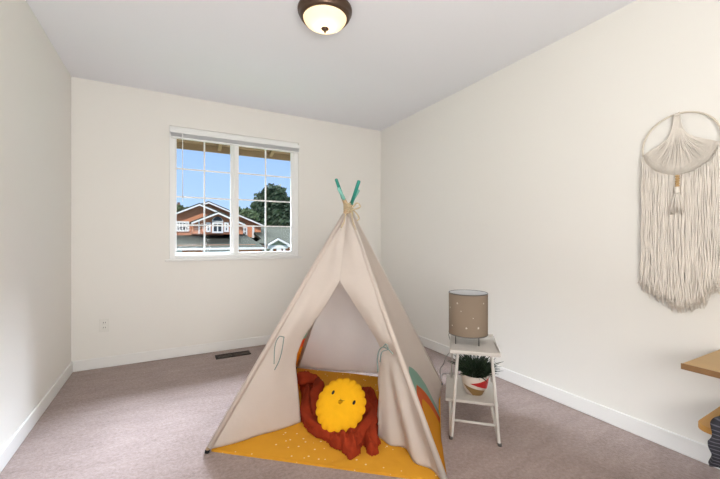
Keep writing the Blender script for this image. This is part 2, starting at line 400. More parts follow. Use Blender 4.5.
def wrinkle(p, amp=1.0):
    return (noise.noise(p*3.1)*0.012 + noise.noise(Vector((p.x*9, p.y*9, p.z*3.5)))*0.005 + noise.noise(p*22)*0.0012)*amp
def full_panel(fa, fb, name, m, sag=0.02, hem=0.012, hemin=0.0):
    nrm = (fb-fa).cross(AX-fa).normalized(); L = (fb-fa).length; sl = (AX-(fa+fb)/2).length
    def fn(u, v):
        z = hem + (ZT-hem)*v
        a, c = on(fa, z), on(fb, z); p = a.lerp(c, u)
        e = math.sin(PI*u)
        inward = Vector((ctr.x-p.x, ctr.y-p.y, 0)).normalized()
        p += inward*(sag*e*math.sin(PI*min(1, v*1.15+0.02))*1.3 + hemin*e*(1-v)**3)
        p += nrm*wrinkle(p)*e
        p.z += 0.010*e*(1-v)**4*(1+noise.noise(p*4))
        return p
    def uvf(u, v): return ((0.5 + (u-0.5)*(1-v))*L, v*sl)
    b = MB(); b.grid(fn, 40, 50, uvf); return solid(part(b, name, m, tp, True), 0.0015)
L_side = (RR-FR).length
so = full_panel(FR, RR, 'side_panel', rainbow('canvas_rainbow_print', 0.20), sag=0.022, hemin=0.03)
so['label'] = 'right canvas side with mint, coral and yellow rainbow arcs'
so = full_panel(FL, RL, 'side_panel', rainbow('canvas_rainbow_print_rear', 0.95), sag=0.02)
so['label'] = 'left canvas side with rainbow arcs near the back'
full_panel(RR, RL, 'rear_panel', M['canvas'], sag=0.02)

def pl(pts, z):
    """polyline of (z, lat, dep) sorted by falling z"""
    if z >= pts[0][0]: return P(pts[0][1], pts[0][2], z)
    for a, c in zip(pts, pts[1:]):
        if z >= c[0]:
            k = (a[0]-z)/(a[0]-c[0]); k2 = k
            return P(a[1]+(c[1]-a[1])*k2, a[2]+(c[2]-a[2])*k2, z)
    return P(pts[-1][1], pts[-1][2], z)
zs = 0.852
def centre(z):
    s = 1 - z/AX.z; mid = (FL+FR)/2
    return Vector((AX.x, AX.y, z)).lerp(Vector((mid.x, mid.y, z)), s)
cS = centre(zs); latS = cS.x*C_ - cS.y*S_; depS = cS.x*S_ + cS.y*C_
left_edge = [(zs, latS, depS), (0.72, -0.195, 2.06), (0.60, -0.275, 2.07), (0.515, -0.335, 2.07), (0.42, -0.372, 2.07), (0.35, -0.380, 2.07), (0.20, -0.365, 2.07), (0.02, -0.350, 2.068)]
right_edge = [(zs, latS, depS), (0.75, -0.052, 2.03), (0.64, 0.022, 2.00), (0.54, 0.088, 1.965), (0.47, 0.124, 1.945), (0.41, 0.118, 1.945), (0.25, 0.107, 1.93), (0.02, 0.098, 1.913)]
def fnL(u, v):
    z = 0.016 + (ZT-0.016)*v
    a = on(FL, z); e = centre(z) if z > zs else pl(left_edge, z)
    p = a.lerp(e, u); k = math.sin(PI*min(1, u*1.02)); q = u if z < zs else 1
    # small roll of the freed edge
    front = P(0, -1) 
    p += front*0.018*math.sin(PI*u)*max(0, min(1, (zs+0.15-z)/0.4))
    p += front*(wrinkle(p, 1.0) + 0.006*math.sin(9*u+7*z))*k
    return p
b = MB(); b.grid(fnL, 40, 80); o = solid(part(b, 'front_flap', M['canvas'], tp, True), 0.0015)
def fnR(u, v):
    z = 0.014 + (ZT-0.014)*v
    a = on(FR, z); e = centre(z) if z > zs else pl(right_edge, z)
    p = a.lerp(e, u); front = P(-0.5, -0.85).normalized()
    k = math.sin(PI*u)
    below = max(0, min(1, (0.46-z)/0.46))
    p += front*k*(0.012 + 0.026*below*math.sin(u*15.0+0.8+1.2*below))
    # hem hangs bowed toward the opening
    p += P(0.012, 0.035)*k*below
    p += front*wrinkle(p, 1.2)*k
    pinch = math.exp(-((z-0.475)/0.05)**2)
    p += (a-p)*0.0 + front*(-0.02)*pinch*k
    return p
b = MB(); b.grid(fnR, 60, 90); solid(part(b, 'front_flap', M['canvas'], tp, True), 0.0015)
# turned-in edge of the right flap
def fnE(u, v):
    z = 0.02 + 0.44*v; e = pl(right_edge, z)
    w_ = 0.075*(1-v)**0.6 + 0.006
    return e + P(0.012*math.sin(u*5)+0.03*u, 1.0*u)*w_*1.0 + P(0.01*math.sin(5*u+9*v)*u, 0)
b = MB(); b.grid(fnE, 8, 30); solid(part(b, 'flap_lining', M['canvas'], tp, True), 0.0015)

# ties
def arc(pts, n=8):
    out = []
    P_ = [Vector(p) for p in pts]; P_ = [P_[0]*2-P_[1]] + P_ + [P_[-1]*2-P_[-2]]
    for i in range(1, len(P_)-2):
        for k in range(n):
            t_ = k/n; a, b_, c, d = P_[i-1:i+3]
            out.append(0.5*((2*b_) + (c-a)*t_ + (2*a-5*b_+4*c-d)*t_*t_ + (3*b_-a-3*c+d)*t_**3))
    out.append(P_[-2]); return out
def pxp(x, y, dep): return P((x-360)/350*dep, dep, CAM_H + (239.5-y)/350*dep)
b = MB()
b.tube(arc([pxp(284, 337, 1.925), pxp(279, 337, 1.915), pxp(275, 346, 1.91), pxp(274, 364, 1.905)]), 0.0028, 6)
b.tube(arc([pxp(284, 337, 1.925), pxp(282, 350, 1.915), pxp(279, 361, 1.91), pxp(274.5, 370, 1.90)]), 0.0028, 6)
o = part(b, 'tie_cord', M['cord'], tp, True)
b = MB()
b.tube(arc([pxp(378, 372, 1.90), pxp(377.5, 360, 1.89), pxp(379, 351, 1.88), pxp(383, 347, 1.86), pxp(388, 349, 1.83), pxp(393, 354, 1.80)]), 0.0034, 6)
b.tube(arc([pxp(383, 347, 1.85), pxp(386, 344, 1.84), pxp(388, 349, 1.83), pxp(382, 352, 1.85), pxp(380, 362, 1.87)]), 0.003, 6)
part(b, 'tie_cord', M['cord'], tp, True)
# ribbon wrapped round the crossing with a bow
b = MB(); pts = []
for i in range(60):
    a = i*0.62; pts.append(AX + Vector((math.cos(a)*0.029, math.sin(a)*0.029, -0.040+0.0011*i)))
b.tube(pts, 0.0045, 6)
b.tube(arc([pxp(352, 208, 2.20), pxp(357, 203, 2.18), pxp(360, 207, 2.17), pxp(353, 210, 2.18)]), 0.005, 6)
b.tube(arc([pxp(352, 209, 2.20), pxp(356, 213, 2.18), pxp(359, 218, 2.18), pxp(357, 221, 2.18)]), 0.0045, 6)
b.tube(arc([pxp(351, 209, 2.20), pxp(346, 214, 2.17), pxp(344, 222, 2.16), pxp(341, 228, 2.16)]), 0.004, 6)
b.tube(arc([pxp(352, 209, 2.20), pxp(352.5, 220, 2.17), pxp(356, 230, 2.16)]), 0.004, 6)
part(b, 'crossing_ribbon', M['ribbon'], tp, True)

# mat inside
mt_c = (FL+FR+RR+RL)/4
def inset(f, k): return mt_c.lerp(f, k)
cFL, cFR, cRR, cRL = inset(FL, 0.975), inset(FR, 0.965), inset(RR, 0.985), inset(RL, 0.985)
def matz(p): return 0.008 + 0.004*(1+noise.noise(p*5))
b = MB(); N = 50
b.grid(lambda u, v: (lambda p: Vector((p.x, p.y, matz(p))))(cFL.lerp(cFR, u).lerp(cRL.lerp(cRR, u), v)), N, N)
# skirt
rim = [cFL.lerp(cFR, i/N) for i in range(N)] + [cFR.lerp(cRR, i/N) for i in range(N)] + [cRR.lerp(cRL, i/N) for i in range(N)] + [cRL.lerp(cFL, i/N) for i in range(N)]
n = len(rim); vs = [Vector((p.x, p.y, matz(p))) for p in rim] + [Vector((p.x, p.y, 0.0005)) for p in rim]
b.add(vs, [(i, (i+1) % n, n+(i+1) % n, n+i) for i in range(n)])
tag(b.build('floor_mat', M['mat'], None, True), 'mustard yellow speckled mat covering the floor inside the teepee', 'mat')

# ------------------------------------------------------------------ rust blanket
outline = [(-0.045, 1.705), (-0.10, 1.77), (-0.165, 1.845), (-0.262, 1.92), (-0.342, 2.05), (-0.375, 2.18), (-0.385, 2.32), (-0.425, 2.50), (-0.455, 2.60), (-0.40, 2.66), (-0.33, 2.62),
           (-0.25, 2.46), (-0.14, 2.42), (0.03, 2.38), (0.112, 2.29), (0.128, 2.10), (0.105, 1.93), (0.098, 1.765), (0.06, 1.745), (0.035, 1.78), (0.018, 1.855), (0.000, 1.77)]
def inside(x, y, poly):
    c = False; n = len(poly)
    for i in range(n):
        x1, y1 = poly[i]; x2, y2 = poly[(i+1) % n]
        if (y1 > y) != (y2 > y) and x < (x2-x1)*(y-y1)/(y2-y1)+x1: c = not c
    return c
def edist(x, y, poly):
    d = 9; n = len(poly)
    for i in range(n):
        a = Vector(poly[i]); b_ = Vector(poly[(i+1) % n]); p = Vector((x, y)); ab = b_-a
        t_ = max(0, min(1, (p-a).dot(ab)/ab.length_squared)); d = min(d, (p-(a+ab*t_)).length)
    return d
def ridged(x, y, s, seed):
    return 1 - abs(noise.noise(Vector((x*s, y*s, seed))))*2.2
def blanket_h(x, y):
    dx, dy = x+0.11, y-1.99
    r = math.hypot(dx, dy); th = math.atan2(dy, dx)
    w1 = noise.noise(Vector((x*5, y*5, 3.1))); w2 = noise.noise(Vector((x*9, y*9, 8.7)))
    ph = 2*PI*(r/0.078 + 0.9*w1 + 0.35*w2 + 0.35*math.sin(2*th+0.6))
    front = max(0, min(1, (1.90-y)/0.08))*max(0, min(1, (x+0.20)/0.1))
    ph2 = 2*PI*(x/0.050 + 0.8*w2 + 3.0*(y-1.8))
    f1 = (0.5+0.5*math.sin(ph)); f2 = (0.5+0.5*math.sin(ph2))
    amp = 0.022 + 0.022*(0.5+noise.noise(Vector((x*7, y*7, 1.0))))
    h = 0.012 + (f1*(1-front) + f2*front)*amp
    h += 0.007*math.sin(2*PI*(x*0.8+y)/0.030 + 5*w1 + 3*w2)*(0.5+noise.noise(Vector((x*10, y*10, 6.0))))
    h += 0.006*noise.noise(Vector((x*38, y*38, 2.0)))
    # heap behind the pillow and hollow under it
    h += 0.085*math.exp(-(((x+0.10)/0.20)**2 + ((y-2.22)/0.12)**2))
    h += 0.030*math.exp(-(((x+0.05)/0.12)**2 + ((y-1.80)/0.08)**2))
    h += 0.055*math.exp(-(((x+0.40)/0.07)**2 + ((y-2.56)/0.08)**2)) 
    h += 0.045*math.exp(-(((x-0.08)/0.06)**2 + ((y-2.15)/0.16)**2))
    px_, py_ = x+0.11, y-1.97
    k = math.exp(-((px_/0.13)**2 + (py_/0.12)**2)); 
    h = h*(1-0.75*k) + 0.045*k
    return h
step = 0.007; b = MB(); idx = {}; nx = int(0.64/step); ny = int(1.02/step)
vals = {}
for i in range(nx+1):
    for j in range(ny+1):
        x = -0.48 + i*step; y = 1.68 + j*step
        wob = 0.020*noise.noise(Vector((x*14, y*14, 0.5)))
        ins = inside(x, y, outline); d = edist(x, y, outline)*(1 if ins else -1) + wob
        if d > 0:
            e = min(1, d/0.035); e = math.sqrt(1-(1-e)**2)
            vals[(i, j)] = (x + 0.006*noise.noise(Vector((x*30, y*30, 5))), y, 0.010 + e*(0.022 + blanket_h(x, y)))
for k_, (x, y, z) in vals.items(): idx[k_] = len(b.v); b.v.append(P(x, y, z))
used = {}
for (i, j) in vals:
    q = [(i, j), (i+1, j), (i+1, j+1), (i, j+1)]
    if all(t_ in idx for t_ in q):
        b.f.append(tuple(idx[t_] for t_ in q)); b.m.append(0)
        for a, c in zip(q, q[1:]+q[:1]):
            used[(idx[a], idx[c])] = True
# closing wall down to the mat
edges = [e_ for e_ in used if (e_[1], e_[0]) not in used]
low = {}
for a, c in edges:
    for t_ in (a, c):
        if t_ not in low: low[t_] = len(b.v); b.v.append(Vector((b.v[t_].x, b.v[t_].y, 0.0145)))
    b.f.append((c, a, low[a], low[c])); b.m.append(0)
bk = tag(b.build('throw_blanket', M['rust'], None, True), 'crumpled rust red throw blanket on the yellow mat in the teepee', 'blanket')
b = MB()
# loose rolled folds lying on top of the heap
def fold(pts, r):
    pts = arc([P(*p) for p in pts], 6); m = len(pts)
    rr = [r*(0.55+0.45*math.sin(PI*min(1, max(0.06, i/(m-1)))))*(1+0.25*noise.noise(pts[i]*20)) for i in range(m)]
    k0 = len(b.v); b.tube(pts, rr, 20)
    for q in range(k0, len(b.v)):
        p = b.v[q]; c_ = pts[min(m-1, (q-k0)//20)]; d_ = p-c_
        b.v[q] = c_ + d_*(1 + 0.35*noise.noise(Vector((p.x*14, p.y*14, p.z*20))) + 0.2*math.sin((q-k0)%20/20*2*PI*3+(q-k0)//20*0.25))
fold([(-0.42, 2.56, 0.06), (-0.44, 2.50, 0.10), (-0.40, 2.45, 0.13), (-0.34, 2.48, 0.11), (-0.30, 2.55, 0.07)], 0.034)
fold([(-0.36, 2.42, 0.07), (-0.34, 2.25, 0.085), (-0.32, 2.08, 0.06), (-0.24, 1.95, 0.05), (-0.15, 1.87, 0.05), (-0.05, 1.83, 0.05)], 0.032)
fold([(-0.30, 2.46, 0.10), (-0.27, 2.30, 0.13), (-0.27, 2.15, 0.10), (-0.25, 2.02, 0.06)], 0.036)
fold([(0.05, 2.28, 0.07), (0.09, 2.12, 0.09), (0.07, 1.98, 0.08), (0.00, 1.86, 0.06), (-0.04, 1.76, 0.04)], 0.034)
fold([(0.08, 1.95, 0.06), (0.06, 1.86, 0.07), (0.075, 1.79, 0.04)], 0.032)
part(b, 'blanket_fold', M['rust'], bk, True)

# ------------------------------------------------------------------ sun pillow
pc = P(-0.106, 1.955, 0.172)
pw = tag(empty('sun_cushion', pc), 'round scalloped yellow plush cushion with small smiling face on the rust blanket', 'cushion')
nrm = P(-0.06, -0.74, 0.67) ; nrm.normalize()
Zax = nrm; Xax = P(1, 0, 0); Xax = (Xax - Zax*Xax.dot(Zax)).normalized(); Yax = Zax.cross(Xax)
roll = math.radians(-25)
Xr = Xax*math.cos(roll) + Yax*math.sin(roll); Yr = Zax.cross(Xr)
R = Matrix((Xr, Yr, Zax)).transposed()
def pil_r(a): return (0.131 + 0.0085*abs(math.sin(a*9.5))**0.8)
def pil(u_, a, side):
    r = pil_r(a) if u_ > 0.8 else pil_r(a)*0 + 0.1355
    rr = (0.1355 + (pil_r(a)-0.1355)*max(0, (u_-0.6)/0.4))*u_
    th = 0.048*(1-u_**2.6)**0.6*(1+0.04*noise.noise(Vector((u_*4*math.cos(a), u_*4*math.sin(a), side*3))))
    return Vector((rr*math.cos(a), rr*math.sin(a)*1.10, side*th))
b = MB(); NA = 190; NR = 16
for side in (1, -1):
    vs = [pil(j/NR, 2*PI*i/NA, side) for j in range(1, NR+1) for i in range(NA)]
    base = b.add([R @ p_ for p_ in vs], [(j*NA+i, j*NA+(i+1) % NA, (j+1)*NA+(i+1) % NA, (j+1)*NA+i) for j in range(NR-1) for i in range(NA)])
    cidx = b.add([R @ Vector((0, 0, side*0.048))], [])
    for i in range(NA): b.f.append((cidx, base+i, base+(i+1) % NA)); b.m.append(0)
b.build('cushion_body', M['yellow'], pw, True)
def disc(cx, cy, rx, ry):
    b = MB(); pts = []
    n = 16
    for rng_, hgt in ((1.0, 0.0), (0.7, 0.0022), (0.02, 0.003)):
        for k in range(n):
            a = 2*PI*k/n; x, y = cx+rx*rng_*math.cos(a), cy+ry*rng_*math.sin(a)
            u_ = math.hypot(x, y/1.10)/0.1355; z = 0.048*(1-u_**2.6)**0.6 + 0.0012 + hgt
            pts.append(R @ Vector((x, y, z)))
    b.add(pts, [(i*n+k, i*n+(k+1) % n, (i+1)*n+(k+1) % n, (i+1)*n+k) for i in range(2) for k in range(n)] + [tuple(2*n+k for k in range(n))])
    return b
disc(-0.060, 0.030, 0.0075, 0.0125).build('eye', M['face'], pw, True)
disc(0.070, 0.030, 0.0075, 0.0125).build('eye', M['face'], pw, True)
b = MB(); pts = []
for i in range(13):
    a = -0.95 + 1.9*i/12; x = 0.006+0.017*math.sin(a); y = 0.022 - 0.012*math.cos(a)
    pts.append(R @ Vector((x, y, 0.0512)))
b.tube(pts, 0.0009, 6); b.build('mouth', M['face'], pw, True)

# ------------------------------------------------------------------ side table
ang = math.atan2(-0.068, 0.250)            # tilt of the table front seen from the tripod
U = (P(math.cos(ang), math.sin(ang))).normalized(); V = Vector((-U.y, U.x, 0))
T0 = P(0.4865, 1.905)                       # front left corner
def TP(u, v_, z): return T0 + U*u + V*v_ + Vector((0, 0, z))
st = tag(empty('side_table', TP(0.13, 0.17, 0)), 'small white two-tier side table with thin metal legs beside the teepee', 'side table')
def slab(name, u0, u1, v0, v1, z0, z1, m, bev=0.004):
    b = MB(); b.prism([TP(u0, v0, z0), TP(u1, v0, z0), TP(u1, v1, z0), TP(u0, v1, z0)], (0, 0, z1-z0))
    return bevel(part(b, name, m, st), bev)
slab('tabletop', 0, 0.262, 0, 0.345, 0.475, 0.495, M['table'])
b = MB()
for u0, u1, v0, v1 in ((0.006, 0.256, 0.333, 0.345), (0.002, 0.010, 0.01, 0.333), (0.252, 0.260, 0.01, 0.333)):
    b.prism([TP(u0, v0, 0.495), TP(u1, v0, 0.495), TP(u1, v1, 0.495), TP(u0, v1, 0.495)], (0, 0, 0.007 if v0 < .1 else 0.014))
bevel(part(b, 'raised_lip', M['table'], st), 0.003)
slab('lower_shelf', -0.025, 0.262, 0.115, 0.495, 0.162, 0.178, M['table'])
fL, fR = TP(0.008, 0.020, 0), TP(0.258, 0.020, 0)
def leg(pts, r=0.0085):
    b = MB(); b.tube(pts, r, 10); part(b, 'leg', M['white_paint'], st, True)
leg(arc([TP(0.045, 0.07, 0.475), TP(0.028, 0.045, 0.24), TP(0.014, 0.025, 0.03), TP(0.009, 0.022, 0.008)], 4))
leg(arc([TP(0.222, 0.07, 0.475), TP(0.240, 0.045, 0.24), TP(0.254, 0.025, 0.03), TP(0.258, 0.022, 0.008)], 4))
leg([TP(0.018, 0.315, 0.475), TP(0.006, 0.44, 0.178)], 0.006); leg([TP(0.244, 0.315, 0.475), TP(0.255, 0.44, 0.178)], 0.006)
leg([TP(0.006, 0.455, 0.162), TP(0.006, 0.475, 0.004)], 0.007); leg([TP(0.255, 0.455, 0.162), TP(0.255, 0.475, 0.004)], 0.007)
for u0, s in ((0.006, 1), (0.252, -1)):
    b = MB(); b.tube([TP(u0-0.004*s if s > 0 else u0-0.025, 0.125, 0.162), TP(0.008 if s > 0 else 0.256, 0.030, 0.012)], 0.0085, 10)
    part(b, 'brace', M['white_paint'], st, True)
b = MB(); b.tube([TP(0.006, 0.068, 0.082), TP(0.240, 0.068, 0.082)], 0.0068, 10); part(b, 'crossbar', M['white_paint'], st, True)
for f in (fL, fR):
    b = MB(); b.tube([f+Vector((0, 0, 0.0)), f+V*0.002+Vector((0, 0, 0.014))], 0.011, 12); part(b, 'foot_cap', M['steel'], st, True)

# lamp
lc = TP(0.148, 0.150, 0.495); lcam = P(0.636, 2.06)
lc = Vector((lcam.x, lcam.y, 0.495))
lm = tag(empty('table_lamp', lc), 'table lamp with grey-brown drum shade on white side table', 'lamp')
Rs, z0, z1 = 0.110, 0.545, 0.782
b = MB(); c0 = Vector((lc.x, lc.y, 0))
b.lathe([(Rs, z0), (Rs, z1), (Rs-0.0022, z1)], c0, 56); b.lathe([(Rs-0.0022, z0), (Rs, z0)], c0, 56)
sh = part(b, 'lamp_shade', M['shade'], lm, True)
b = MB(); b.lathe([(Rs-0.0025, z1), (Rs-0.0025, z0)], c0, 56); part(b, 'shade_lining', M['shade_in'], sh, True, base=lm)
for zz in (z0, z1):
    b = MB(); b.lathe([(Rs+0.0015*math.cos(a), zz+0.0028*math.sin(a)) for a in [2*PI*k/8 for k in range(9)]], c0, 56); part(b, 'shade_trim', M['steel'], sh, True, base=lm)
b = MB()
cam_ang = math.atan2(-lc.y, -lc.x)
def star(a_off, z, r, dots=5):
    a = cam_ang + a_off
    n_ = Vector((math.cos(a), math.sin(a), 0)); t_ = Vector((-math.sin(a), math.cos(a), 0)); c = c0 + n_*(Rs+0.0012) + Vector((0, 0, z))
    vs = [c + n_*0.0006] ; m = 10
    for k in range(m):
        q = r if k % 2 == 0 else r*0.5; vs.append(c + t_*q*math.cos(2*PI*k/m+PI/2) + Vector((0, 0, q*math.sin(2*PI*k/m+PI/2))))
    b = MB(); b.add(vs, [(0, 1+k, 1+(k+1) % m) for k in range(m)]); part(b, 'printed_star', M['star'], sh, base=lm)
for a_, z_, r_ in ((-0.55, 0.733, 0.007), (0.85, 0.735, 0.006), (-0.08, 0.598, 0.007), (0.52, 0.600, 0.008), (-1.1, 0.70, 0.006), (-0.9, 0.60, 0.006), (0.25, 0.655, 0.004), (-0.35, 0.69, 0.004), (1.6, 0.66, 0.007), (2.4, 0.72, 0.007), (3.2, 0.6, 0.007), (-2.1, 0.66, 0.007)):
    star(a_, z_, r_)
# spider, socket, legs
b = MB(); b.lathe([(0.016, 0.585), (0.018, 0.60), (0.018, 0.65), (0.012, 0.66)], c0, 16, cap0=True, cap1=True); part(b, 'bulb_socket', M['white_paint'], lm, True)
b = MB(); b.lathe([(0.012, 0.66), (0.018, 0.68), (0.028, 0.705), (0.026, 0.725), (0.014, 0.738), (0.001, 0.742)], c0, 16); part(b, 'bulb', M['shade_in'], lm, True)
for k in range(3):
    a = cam_ang + (-0.75, 0.62, PI)[k]
    d = Vector((math.cos(a), math.sin(a), 0))
    b = MB(); b.tube([c0+d*0.012+Vector((0, 0, 0.60)), c0+d*0.096+Vector((0, 0, 0.585)), c0+d*0.100+Vector((0, 0, 0.55)), c0+d*0.100+Vector((0, 0, 0.4965))], 0.0028, 8)
    part(b, 'lamp_leg', M['steel'], lm, True)
# power cord
b = MB()
g0 = P(0.565, 2.06, 0.4985); 
b.tube(arc([c0+Vector((-0.01, 0, 0.60)), c0+Vector((-0.03, 0.02, 0.54)), P(0.58, 2.14, 0.510), P(0.548, 2.16, 0.511), pxp(452.0, 348, 2.15), pxp(446, 357, 2.18), pxp(443.5, 364, 2.25), P(0.60, 2.62, 0.12), P(0.635, 2.74, 0.006), P(0.68, 2.85, 0.005), P(0.80, 2.84, 0.005), P(0.92, 2.95, 0.005)], 8), 0.0028, 8)
part(b, 'power_cord', M['cord_grey'], lm, True)

# potted plant
pp = P(0.687, 2.095, 0.178)
pt = tag(empty('potted_plant', pp), 'spiky dark green succulent in white pot with red and tan triangles on lower shelf', 'plant')
pm = bpy.data.materials.new('pot_glaze'); pm.use_nodes = True
pm.node_tree.nodes['Principled BSDF'].inputs['Base Color'].default_value = (0.62, 0.54, 0.47, 1); pm.node_tree.nodes['Principled BSDF'].inputs['Roughness'].default_value = 0.4
prof = [(0.006, 0.001), (0.044, 0.001), (0.050, 0.004), (0.068, 0.042), (0.076, 0.080), (0.079, 0.116), (0.077, 0.118), (0.073, 0.115), (0.070, 0.075), (0.005, 0.065)]
b = MB(); b.lathe(prof, pp, 40); pot = part(b, 'pot', pm, pt, True)
def pr(z):
    for a, c in zip(prof[1:6], prof[2:6]):
        if a[1] <= z <= c[1]: return a[0] + (c[0]-a[0])*(z-a[1])/(c[1]-a[1])
    return 0.07
ca = math.atan2(-pp.y, -pp.x)
def patch(name, poly, m):
    """poly in (angle, height) on the pot surface, fan-filled and subdivided"""
    b = MB(); n = 14
    a0, a1, a2 = poly[:3]
    tris = [(poly[0], poly[i], poly[i+1]) for i in range(1, len(poly)-1)]
    for A, B_, D in tris:
        def q(i, j):
            u_, w_ = i/n, j/n
            a = A[0]+(B_[0]-A[0])*u_+(D[0]-A[0])*w_; z = A[1]+(B_[1]-A[1])*u_+(D[1]-A[1])*w_
            r = pr(z)+0.0009; return pp + Vector((r*math.cos(ca+a), r*math.sin(ca+a), z))
        for i in range(n):
            for j in range(n-i):
                b.add([q(i, j), q(i+1, j), q(i, j+1)], [(0, 1, 2)])
                if i+j < n-1: b.add([q(i+1, j), q(i+1, j+1), q(i, j+1)], [(0, 1, 2)])
    o = part(b, name, m, pot, base=pt)
    o['label'] = name.replace('_', ' '); return o
M['red'] = mat('red_glaze', (0.45, 0.02, 0.02), 0.4); M['tan'] = mat('tan_glaze', (0.27, 0.16, 0.06), 0.4)
patch('red_triangle', [(-0.35, 0.078), (1.35, 0.110), (1.35, 0.040)], M['red'])
patch('tan_triangle', [(-1.05, 0.066), (1.0, 0.036), (0.9, 0.003), (-0.25, 0.006)], M['tan'])
b = MB(); b.lathe([(0.001, 0.106), (0.03, 0.108), (0.0715, 0.104)], pp, 24); part(b, 'soil', M['soil'], pt, True)
b = MB(); rnd = random.Random(3)
for k in range(620):
    a = rnd.uniform(0, 2*PI); el = rnd.uniform(0.32, 1.5); ln_ = rnd.uniform(0.055, 0.125)*(1.0 if el < 1.1 else 0.95)
    r0 = rnd.uniform(0, 0.060); base = pp + Vector((r0*math.cos(a), r0*math.sin(a), 0.104 + rnd.uniform(0, 0.045)))
    d = Vector((math.cos(a)*math.cos(el), math.sin(a)*math.cos(el), math.sin(el))); d += Vector((rnd.uniform(-.25, .25), rnd.uniform(-.25, .25), 0))
    side = d.cross(Vector((0, 0, 1)));
    if side.length < 0.05: side = Vector((1, 0, 0))
    side.normalize(); dr = rnd.uniform(0.0, 0.03)
    pts = [base, base+d*ln_*0.35, base+d*ln_*0.7-Vector((0, 0, dr*0.4)), base+d*ln_-Vector((0, 0, dr))]
    wd = rnd.uniform(0.0022, 0.0038)
    b.tube(pts, [wd*0.6, wd, wd*0.8, 0.0006], 5)
part(b, 'foliage', M['leaf'], pt, True)

# ------------------------------------------------------------------ macrame wall hanging
HY, HZ, HR = 0.782, 1.582, 0.157
mc = tag(empty('macrame_wall_hanging', (XR-0.01, HY, HZ)), 'cream macrame hanging with round hoop and long yarn fringe on right wall', 'wall hanging')
hx = XR-0.022
b = MB(); pts = [Vector((hx, HY+HR*math.cos(2*PI*i/64), HZ+HR*math.sin(2*PI*i/64))) for i in range(65)]
b.tube(pts, 0.0045, 8, cap=False); part(b, 'hoop', M['hoop'], mc, True)
# swagged yarn inside the hoop: from the top knot out to the sides
b = MB(); rnd = random.Random(5); top = Vector((hx-0.002, HY+0.01, HZ+HR-0.003))
for sgn in (1, -1):
    for k in range(40):
        f = k/39
        th = math.radians(-10 - 80*f) if sgn > 0 else math.radians(190+80*f)
        e = Vector((hx-0.004, HY+HR*math.cos(th)*0.985, HZ+HR*math.sin(th)*0.985))
        mid = top.lerp(e, 0.5) + Vector((0.006*rnd.uniform(-1, 1), -sgn*0.028*(1-f), -0.030*(1-f)))
        m2 = top.lerp(e, 0.2) + Vector((0, -sgn*0.012*(1-f), -0.022*(1-f)))
        b.tube(arc([top+Vector((0, sgn*0.012*(1-f), 0)), m2, mid, e], 4), 0.0022, 5)
o = part(b, 'swagged_yarn', M['yarn'], mc, True); o['kind'] = 'stuff'
b = MB()
b.tube([top+Vector((-0.006, -0.012, 0.0)), top+Vector((-0.008, 0, -0.006)), top+Vector((-0.006, 0.012, 0.0))], 0.006, 8)
b.tube([top+Vector((0.0, 0, 0)), Vector((XR-0.006, HY+0.006, HZ+HR+0.012))], 0.002, 6); part(b, 'top_knot', M['yarn'], mc, True)
# fringe
b = MB(); NS = 92
for k in range(NS):
    f = (k+0.5)/NS; y = HY + HR*(1-2*f)*0.995
    zt = HZ - math.sqrt(max(0, HR*HR-(y-HY)**2))
    if abs(y-HY) > HR*0.96: zt = HZ - 0.04
    cy = (y-HY)/HR
    zb = 0.735 + 0.09*abs(cy)**1.3 + (0.035 if cy < -0.6 else 0) + rnd.uniform(-0.022, 0.022)
    for lay in range(2):
        x = hx - 0.004 - 0.007*lay + rnd.uniform(-0.003, 0.003); ph = rnd.uniform(0, 9); pts = []; rr = []
        yy = y + rnd.uniform(-0.003, 0.003); fan = cy*0.004
        nn = 16
        for i in range(nn+1):
            q = i/nn; z = zt + (zb + lay*0.02 - zt)*q
            am = 0.0022 + 0.006*max(0, q-0.55)
            pts.append(Vector((x + am*0.7*math.sin(ph*2+q*17), yy + fan*q + am*math.sin(ph+q*(14+6*lay)), z)))
            rr.append((0.0030 + 0.0016*max(0, q-0.6)) if i < nn else 0.0012)
        b.tube(pts, rr, 5)
        # frayed end
        if lay == 0:
            e = pts[-2]
            for _ in range(3):
                b.tube([e+Vector((0, 0, 0.03)), e+Vector((rnd.uniform(-.006, .002), rnd.uniform(-.010, .010), -0.004)), e+Vector((rnd.uniform(-.01, .002), rnd.uniform(-.018, .018), rnd.uniform(-0.035, -0.012)))], [0.0022, 0.0016, 0.0005], 4)
o = part(b, 'yarn_fringe', M['yarn'], mc, True); o['kind'] = 'stuff'
ty = HY+0.002
ta = tag(empty('tassel', (0, 0, 0))); ta.parent = mc
bpy.data.objects.remove(ta)
b = MB()
b.tube([Vector((hx-0.018, ty, HZ-HR-0.062)), Vector((hx-0.020, ty, HZ-HR-0.085)), Vector((hx-0.020, ty, HZ-HR-0.10))], [0.008, 0.013, 0.011], 12)
for k in range(46):
    a = rnd.uniform(0, 2*PI); s = rnd.uniform(0.2, 1)
    p0 = Vector((hx-0.020+0.008*math.cos(a)*s, ty+0.010*math.sin(a)*s, HZ-HR-0.09))
    p1 = p0 + Vector((0.006*math.cos(a)*s, 0.017*math.sin(a)*s, -0.05)); p2 = p0 + Vector((0.007*math.cos(a)*s, (0.022+rnd.uniform(0, .006))*math.sin(a)*s, -0.105+rnd.uniform(-.012, .012)))
    b.tube([p0, p1, p2], [0.003, 0.003, 0.0022], 5)
tas = part(b, 'tassel', M['yarn'], mc, True)
for k in range(5):
    b = MB(); zc = HZ-HR-0.008-0.0125*k
    b.lathe([(0.0085*math.sin(PI*i/8)+0.001, 0.0068*-math.cos(PI*i/8)) for i in range(9)], (hx-0.018, ty, zc), 14); part(b, 'bead', M['bead'], tas, True, base=mc)

